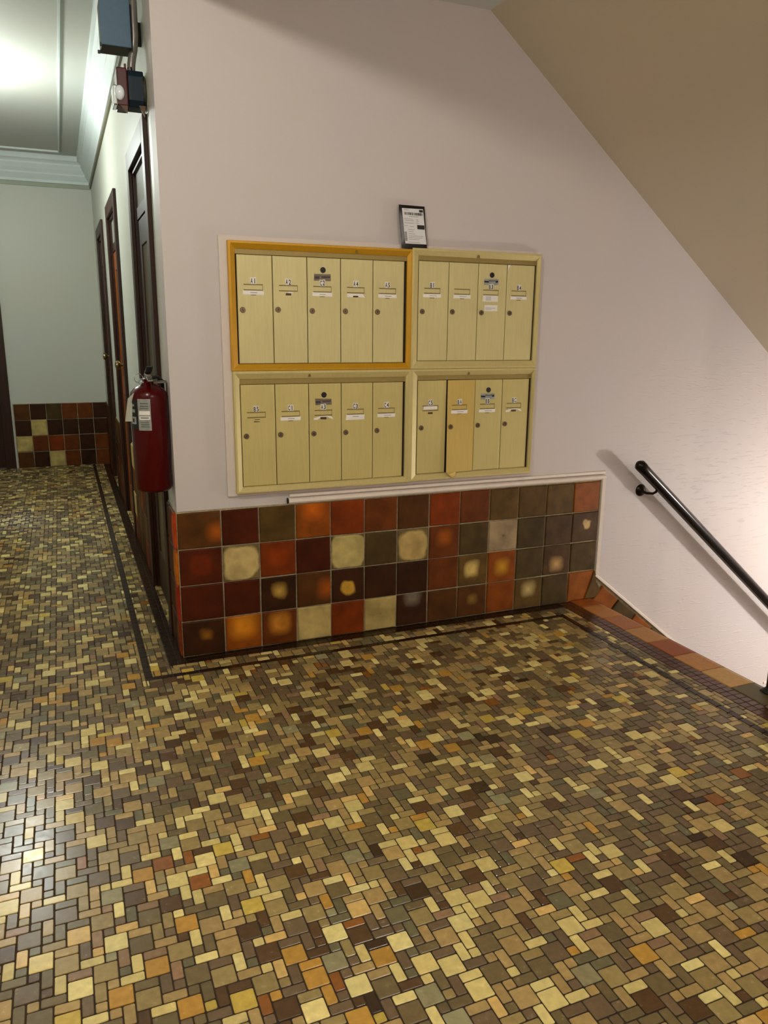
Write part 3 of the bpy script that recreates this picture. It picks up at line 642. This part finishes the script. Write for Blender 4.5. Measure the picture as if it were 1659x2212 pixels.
        if k == 2:          # master-lock hole and label plate
            zc = dz1-.0455; b = MB().lathe([(.0112, .0005), (.0112, -.0016), (.0102, -.0022), (.001, -.0022)], (cx+.003, YD, zc), (0, 1, 0), 20); b.bend(bend).build('master_lock', M_black, d)
            silver = sp.get('silver'); b = MB(); rquad(b, cx-.034, cx+.035, dz1-.086, dz1-.061, YD, .0007, .0012); b.bend(bend).build('label_plate', M_silver if silver else M_plate, d)
            b = MB()
            if silver: rquad(b, cx-.034, cx-.012, dz1-.077, dz1-.070, YD-.0007, .0002, .001); rquad(b, cx-.012, cx+.033, dz1-.070, dz1-.0675, YD-.0007, .0002, .0008); rquad(b, cx+.022, cx+.033, dz1-.076, dz1-.070, YD-.0007, .0002, .001)
            else: rquad(b, cx-.032, cx-.012, dz1-.079, dz1-.070, YD-.0007, .0002, .001); rquad(b, cx-.004, cx+.032, dz1-.074, dz1-.068, YD-.0007, .0002, .001)
            b.bend(bend).build('worn_plate_print', M_ink if silver else mat('dark_worn_print', (60, 50, 44), .5), d)
        if sp.get('corner'):
            b = MB(); b.prism([(u0, YD, dz1-.001), (u0+.012, YD, dz1-.001), (u0+.003, YD, dz1-.016), (u0, YD, dz1-.03)], (0, -.0012, 0)); b.bend(bend).build('bent_corner_glint', M_card, d)  # white painted on for light reflecting off the bent corner
    return root
letterbox_unit('upper left letterbox unit with a deep yellow gold frame and five doors', (.216, .967, 1.156, 1.634), (.243, .948, 1.181, 1.606), .248, .938, 1.183, 1.586, 5,
               ['A1', 'A2', 'C2', 'A4', 'A5'], M_frame_gold, M_door, 'nrntn', {})
letterbox_unit('upper right letterbox unit with four doors, the second one without a number', (.967, 1.583, 1.156, 1.640), (.998, 1.568, 1.186, 1.612), 1.001, 1.561, 1.189, 1.592, 4,
               ['B1', None, 'B3', 'B4'], M_frame, M_door, 'nnsn', {2: dict(silver=True), 3: dict(corner=True)})
letterbox_unit('lower left letterbox unit with pale frame and five doors, below the deep yellow one', (.219, .968, .673, 1.155), (.245, .949, .694, 1.124), .247, .940, .699, 1.102, 5,
               ['B5', 'C1', 'A3', 'C3', 'C4'], M_frame, M_door2, 'encwn', {})
letterbox_unit('lower right letterbox unit with four doors, one yellower and bent out at its foot', (.968, 1.583, .675, 1.155), (1.003, 1.571, .699, 1.127), 1.007, 1.561, .703, 1.106, 4,
               ['C5', 'BA', 'BB', 'BC'], M_frame, M_door2, 'hnnc', {1: dict(tilt=.012, mat=M_door_y, label='yellower door bent outwards at the bottom corner'), 2: dict(silver=True)})
for x_, z_, i_ in ((.72, 1.609, 0), (1.268, 1.613, 1), (.52, 1.130, 2), (1.24, 1.129, 3)):
    u_ = bpy.data.objects['letterbox_unit' + ('.%03d' % i_ if i_ else '')]
    MB().prism([(x_, -.0255, z_), (x_+.012, -.0255, z_), (x_+.009, -.0285, z_+.011), (x_+.003, -.0285, z_+.011)], (0, -.0015, 0)).build('frame_catch', M_emboss, u_)
# painted board behind the letterboxes
bb = MB(); bb.box(.186, 1.59, -.0115, 0, .66, 1.653)
tag(bb.build('trim_9', M_board, bevel=.002), kind='structure')

# ------------------------------------------------------------------ parcel on the letterboxes
root = thing('parcel', 'black plastic mailer with white shipping label standing on top of the letterboxes', 'parcel', (.975, -.02, 1.6345))
lean = .018
def pp(u, v, o=0):     # u 0..1 across, v 0..1 up ; slight lean back and to the left
    x = .918+.114*u-.010*v+.002*math.sin(v*7)*(1-u)*.6; z = 1.6365+.166*v-.001*u; return (x, -.028+.012*v-o, z)
b = MB(); nu, nv = 6, 8; F_, B_ = [], []
for v in range(nv+1):
    for u in range(nu+1):
        e = min(u, nu-u, v, nv-v) > 0
        F_.append(pp(u/nu, v/nv, .006 if e else .001)); B_.append(pp(u/nu, v/nv, -.004 if e else 0))
b.v = F_+B_; nn = len(F_)
for v in range(nv):
    for u in range(nu):
        i = v*(nu+1)+u; b.f.append((i, i+1, i+nu+2, i+nu+1)); b.f.append((nn+i, nn+i+nu+1, nn+i+nu+2, nn+i+1))
edge = [u for u in range(nu+1)]+[v*(nu+1)+nu for v in range(1, nv+1)]+[nv*(nu+1)+u for u in range(nu-1, -1, -1)]+[v*(nu+1) for v in range(nv-1, 0, -1)]
for i, j in zip(edge, edge[1:]+edge[:1]): b.f.append((i, j, nn+j, nn+i))
b.build('mailer_bag', M_bag, root, smooth=True)
lab_m = mat('label_paper', (214, 214, 216), .4)
def lq(b, u0, u1, v0, v1, o): b.quad(pp(u0, v0, o), pp(u1, v0, o), pp(u1, v1, o), pp(u0, v1, o))
# label: u .11-.93, v .11-.93 (slightly narrower at the left top as it leans)
b = MB(); b.quad(pp(.13, .11, .0072), pp(.96, .115, .0072), pp(.91, .93, .0072), pp(.09, .92, .0072)); lab = b.build('shipping_label', lab_m, root)
def L(u, v): return (.11+.83*u-.02*(v-.5)*0, .11+.81*v)
def lbox(b, u0, u1, v0, v1): (a, c), (d_, e) = L(u0, v0), L(u1, v1); lq(b, a, d_, c, e, .0076)
b = MB(); lbox(b, .77, .95, .915, .985); lbox(b, .64, .98, .43, .55); b.build('black_print_block', M_ink, lab)
b = MB(); x = .08; random.seed(3)
while x < .90:
    w_ = random.choice((.008, .012, .022, .03)); lbox(b, x, x+w_, .82, .895); x += w_+random.choice((.008, .012, .02))
y = .08
while y < .34:
    w_ = random.choice((.006, .01)); lbox(b, .03, .13, y, y+w_); y += w_+.008
b.build('barcode', M_ink, lab)
b = MB()
for u0, u1, v in ((.05, .3, .955), (.28, .74, .775), (.06, .46, .70), (.08, .5, .655), (.62, .7, .69), (.62, .74, .65), (.06, .52, .585), (.58, .74, .59), (.05, .2, .50), (.3, .48, .49), (.2, .52, .40), (.2, .45, .34), (.2, .5, .28), (.2, .9, .22), (.2, .85, .17), (.2, .7, .12), (.2, .72, .04)):
    lbox(b, u0, u1, v, v+.014)
b.build('fine_print', M_pencil, lab)
random.seed(11)

# ------------------------------------------------------------------ handrail
rail0, rail1 = Vector((2.178, -.08, .684)), Vector((3.75, -.08, -.653))
rail_dir = (rail1-rail0).normalized()
root = thing('handrail', 'dark round handrail sloping down the stair on the white wall', 'handrail', tuple(rail0))
b = MB(); c0 = rail0; R_ = .0272
b.lathe([(.004, -.0225), (.012, -.020), (.019, -.013), (R_-.001, -.003), (R_, .004), (R_, .05), (R_-.0005, .052), (R_-.0005, (rail1-rail0).length)], c0, rail_dir, 24)
b.build('rail', M_railwood, root, smooth=True)
b = MB().lathe([(.003, -.024), (.012, -.0215), (.0195, -.0145), (R_+.0005, -.004), (R_+.0008, .022), (R_-.002, .0225)], c0, rail_dir, 24); b.build('end_cap', M_bronze, root, smooth=True)
def bracket(s, sgn=1):
    p = rail0+rail_dir*s; wx, wz = p.x-.035, p.z-.062
    wx, wz = 2.262, .540
    if s > .5: wx, wz = p.x-.05, p.z-.06
    o = MB().lathe([(.031, 0), (.031, .003), (.027, .008), (.015, .012), (.009, .016), (.002, .017)], (wx, 0, wz), (0, -1, 0), 24).build('wall_rosette', M_bronze, root, smooth=True)
    tgt = p+Vector((0, 0, -R_-.002)); b = MB()
    b.tube([(wx, -.012, wz-.004), (wx+.006, -.04, wz-.008), ((wx+tgt.x)/2+.006, -.066, wz-.006), (tgt.x-.004, -.078, tgt.z-.010), (tgt.x, -.08, tgt.z+.002)], [.008, .007, .0065, .0065, .007], 12)
    b.tube([tgt-rail_dir*.03+Vector((0, 0, .002)), tgt+rail_dir*.03+Vector((0, 0, .002))], .006, 8)
    b.build('bracket_arm', M_bronze, root, smooth=True)
bracket(.155); bracket(1.85)

# newel foot at the landing edge, right border of the view
root = thing('newel_post', 'black round metal post foot at the far right stair edge', 'post', (1.988, -1.118, 0))
MB().lathe([(.034, 0), (.034, .006), (.026, .012), (.019, .02), (.019, .9), (.024, .905), (.024, .93), (.004, .94)], (1.988, -1.118, .0), (0, 0, 1), 20).build('post', M_black, root, smooth=True)
MB().box(1.960, 2.012, -1.146, -1.090, .0012, .006).build('foot_plate', M_black, root, bevel=.003)

# ------------------------------------------------------------------ fire extinguisher
EX = Vector((-.0865, .078, .690)); R_ = .070
root = thing('fire_extinguisher', 'red fire extinguisher hanging on the corridor wall by the corner', 'fire extinguisher', tuple(EX))
body = MB().lathe([(.03, .0), (.056, .001), (.065, .006), (R_, .016), (R_, .368), (.067, .383), (.057, .397), (.041, .409), (.025, .416), (.0195, .422), (.0195, .434)], EX, (0, 0, 1), 40).build('cylinder', M_red, root, smooth=True)
T0 = EX+Vector((0, 0, .420))
b = MB().lathe([(.017, 0), (.019, .004), (.019, .014), (.013, .018), (.013, .034), (.004, .036)], T0, (0, 0, 1), 20); b.box(T0.x-.011, T0.x+.011, T0.y-.03, T0.y+.012, T0.z+.014, T0.z+.034); b.build('valve', M_steel, root, bevel=.002)
b = MB(); b.prism([(T0.x-.011, T0.y+.012, T0.z+.032), (T0.x-.011, T0.y-.035, T0.z+.040), (T0.x-.011, T0.y-.10, T0.z+.062), (T0.x-.011, T0.y-.10, T0.z+.068), (T0.x-.011, T0.y-.035, T0.z+.05), (T0.x-.011, T0.y+.012, T0.z+.042)], (.024, 0, 0)); b.build('squeeze_lever', M_black, root, bevel=.002)
b = MB(); b.prism([(T0.x-.010, T0.y-.02, T0.z+.018), (T0.x-.010, T0.y-.10, T0.z+.010), (T0.x-.010, T0.y-.10, T0.z+.016), (T0.x-.010, T0.y-.02, T0.z+.027)], (.02, 0, 0)); b.build('carry_handle', M_steel, root, bevel=.002)
b = MB(); cR = Vector((T0.x-.034, T0.y-.01, T0.z+.018)); b.tube([cR+Vector((math.cos(t)*.016, 0, math.sin(t)*.017)) for t in [2*pi*k/20 for k in range(21)]], .0014, 6); b.tube([cR+Vector((.016, 0, .002)), T0+Vector((.016, -.01, .022))], .002, 6); b.build('safety_pin', M_chrome, root, smooth=True)
b = MB().lathe([(.013, 0), (.013, .008), (.011, .010), (.002, .010)], T0+Vector((-.022, -.012, .004)), (-1, -.5, 0), 18); b.build('pressure_gauge', M_chrome, root, smooth=True)
b = MB(); b.tube([T0+Vector((.012, .0, .018)), T0+Vector((.035, .004, .022)), T0+Vector((.055, .02, .006)), T0+Vector((.058, .03, -.06)), T0+Vector((.054, .048, -.16)), T0+Vector((.050, .053, -.26)), T0+Vector((.047, .055, -.36))], [.007, .007, .0075, .0075, .0075, .0085, .011], 12); b.build('hose', M_black, root, smooth=True)
b = MB(); b.tube([T0+Vector((.012, -.012, .008)), T0+Vector((.03, -.016, .005)), T0+Vector((.05, -.01, .008)), T0+Vector((.068, .0, .006))], .0018, 6); b.box(X0-.003, X0, .06, .10, 1.06, 1.11); b.box(T0.x+.02, X0-.002, .07, .085, T0.z-.002, T0.z+.006); b.build('wall_bracket', M_steel, root)
def patch(a0, a1, z0, z1, m, name, r=R_+.0008, n=10):
    b = MB(); top = [(EX.x+r*math.sin(math.radians(a)), EX.y-r*math.cos(math.radians(a))) for a in [a0+(a1-a0)*k/n for k in range(n+1)]]
    for p, q in zip(top, top[1:]): b.quad((p[0], p[1], EX.z+z0), (q[0], q[1], EX.z+z0), (q[0], q[1], EX.z+z1), (p[0], p[1], EX.z+z1))
    return b.build(name, m, body, smooth=True)
patch(-42, -2, .245, .364, M_silver, 'instruction_label'); patch(-78, -42, .249, .360, M_ink, 'instruction_label')
for z0, z1 in ((.304, .319), (.286, .299)): patch(-38, -5, z0, z1, M_card, 'label_band', R_+.0014)
for z0, z1 in ((.327, .330), (.335, .339), (.345, .349), (.275, .277), (.266, .269), (.258, .261), (.291, .295)): patch(-34, -9, z0, z1, mat('dark_label_print', (84, 88, 80), .5), 'label_print', R_+.0018)
patch(-74, -50, .268, .296, M_silver, 'label_pictogram', R_+.0014); patch(-66, -58, .275, .289, M_ink, 'label_pictogram', R_+.0018)
patch(-70, -54, .312, .324, M_silver, 'label_pictogram', R_+.0014); patch(-70, -56, .335, .343, M_silver, 'label_pictogram', R_+.0014)
patch(68, 92, .065, .13, M_silver, 'inspection_label')
b = MB(); tg = [(-.172, .09, 1.055), (-.15, .085, 1.075), (-.128, .1, 1.075), (-.13, .1, .965), (-.186, .105, .967)]
b.prism([Vector(p) for p in tg], (0, .0008, 0)); b.tube([(-.14, .09, 1.07), (-.118, .1, 1.112)], .001, 5); b.v = [(x+.006, y_-.045, z) for x, y_, z in b.v]; b.build('inspection_tag', M_paper, root)

# ------------------------------------------------------------------ alarm, box and conduit above the extinguisher
root = thing('fire_alarm', 'dark red fire alarm with clear strobe high on the corridor wall', 'alarm', (X0, .26, 2.16))
yc, zc = .26, 2.175
b = MB().lathe([(.050, 0), (.058, .003), (.058, .012)], (X0, yc, zc-.005), (-1, 0, 0), 24); b.build('wall_plate', M_boxlow, root, smooth=True)
b = MB(); b.ring_loft([[(x, yc+dy*s, zc-.003+dz*s) for dy, dz in ((-.05, -.04), (-.04, -.062), (.04, -.062), (.05, -.04), (.05, .04), (.04, .062), (-.04, .062), (-.05, .04))] for x, s in ((X0-.008, .97), (X0-.012, 1), (X0-.062, 1), (X0-.066, .97))]); b.build('back_box', M_backbox, root, bevel=.003)
b = MB(); b.box(X0-.104, X0-.066, yc-.055, yc+.055, zc-.068, zc+.062); b.build('alarm_housing', M_redplastic, root, bevel=.005)
b = MB(); b.box(X0-.076, X0-.068, yc-.055, yc-.035, zc+.06, zc+.074); b.build('housing_tab', M_redplastic, root)
b = MB().lathe([(.017, 0), (.0165, .006), (.013, .012), (.006, .015), (.001, .016)], (X0-.096, yc-.055, zc-.025), (-.35, -1, -.1), 20); b.v = [(x_, y_, (z_-(zc-.025))*1.5+zc-.025) for x_, y_, z_ in b.v]; b.build('strobe_lens', M_lens, root, smooth=True)
b = MB(); b.box(X0-.120, X0-.104, yc-.052, yc+.03, zc-.066, zc+.002); b.build('strobe_reflector', M_chrome, root, bevel=.004)
b = MB(); b.prism([(X0-.098, yc-.055, zc-.066), (X0-.071, yc-.055, zc-.066), (X0-.072, yc-.05, zc-.088)], (0, .02, 0)); b.prism([(X0-.03, yc-.05, zc-.06), (X0-.006, yc-.05, zc-.06), (X0-.01, yc-.045, zc-.095)], (0, .016, 0)); b.build('torn_plaster_flap', mat('torn_brown_paper', (96, 76, 58), .7), root)

root = thing('conduit_pipe', 'grey metal conduit pipe running down to the fire alarm', 'pipe', (-.045, .25, 2.24))
b = MB(); b.tube([(-.062, .255, 2.238), (-.060, .255, 2.262), (-.056, .25, 2.285), (-.050, .245, 2.31), (-.0455, .24, 2.35), (-.044, .24, 2.45), (-.044, .24, 2.515)], .0150, 14); b.build('pipe', M_conduit, root, smooth=True)
b = MB().lathe([(.016, 0), (.016, .014), (.012, .016)], (-.062, .255, 2.236), (0, 0, 1), 6); b.build('pipe_fitting', M_bronze, root)

root = thing('junction_box', 'blue grey steel junction box mounted high by the crown moulding', 'electrical box', (X0, .25, 2.3))
bx = (-.163, -.062, .20, .31, 2.302, 2.455)
b = MB(); b.box(*bx[:2], bx[2]+.004, bx[3], *bx[4:]); b.build('box_body', M_boxlow, root, bevel=.002)
b = MB(); b.box(bx[0]-.002, bx[1]+.002, bx[2]-.002, bx[2]+.004, bx[4]-.001, bx[5]+.002); b.build('box_cover', M_box, root, bevel=.002)
b = MB(); b.box(bx[0]-.006, bx[0]+.002, bx[2], bx[2]+.012, bx[4]-.004, bx[4]+.006); b.box(bx[0]-.006, bx[0]+.002, bx[2], bx[2]+.012, bx[5]-.004, bx[5]+.006); b.box(bx[0]-.009, bx[0], bx[2]+.09, bx[2]+.1, bx[4]-.004, bx[4]+.006); b.build('cover_screw', M_black, root)
b = MB(); b.box(bx[1], X0-.0, .296, .306, 2.34, 2.42); b.build('mounting_bracket', M_boxlow, root)

# ------------------------------------------------------------------ light fittings outside the picture; the landing one is added for fill
root = thing('ceiling_light', 'round ceiling light fitting of the hall, above and behind the viewer', 'lamp', (-.72, -2.15, HC))
MB().lathe([(.10, 0), (.105, .01), (.09, .025), (.03, .03), (.02, .05), (.002, .05)], (-.72, -2.15, HC), (0, 0, -1), 24).build('base', M_steel, root, smooth=True)
root = thing('ceiling_light', 'round ceiling light fitting of the corridor, left of the doors', 'lamp', (-.905, 2.57, HC))
MB().lathe([(.10, 0), (.105, .01), (.09, .025), (.03, .03), (.02, .05), (.002, .05)], (-.905, 2.57, HC), (0, 0, -1), 24).build('base', M_steel, root, smooth=True)
root = thing('ceiling_light', 'round ceiling fitting added for the landing fill light, behind the viewer', 'lamp', (1.0, -3.7, 2.555))
MB().lathe([(.10, 0), (.105, .01), (.09, .025), (.03, .03), (.02, .035), (.002, .035)], (1.0, -3.7, 2.555), (0, 0, -1), 24).build('base', M_steel, root, smooth=True)
root = thing('wall_light', 'wall light bracket beside the lower stair', 'lamp', (4.05, -1.35, .12))
MB().lathe([(.05, 0), (.05, .01), (.02, .02), (.012, .15), (.002, .15)], (4.05, -1.35, .12), (0, 1, 0), 20).build('base', M_steel, root, smooth=True)
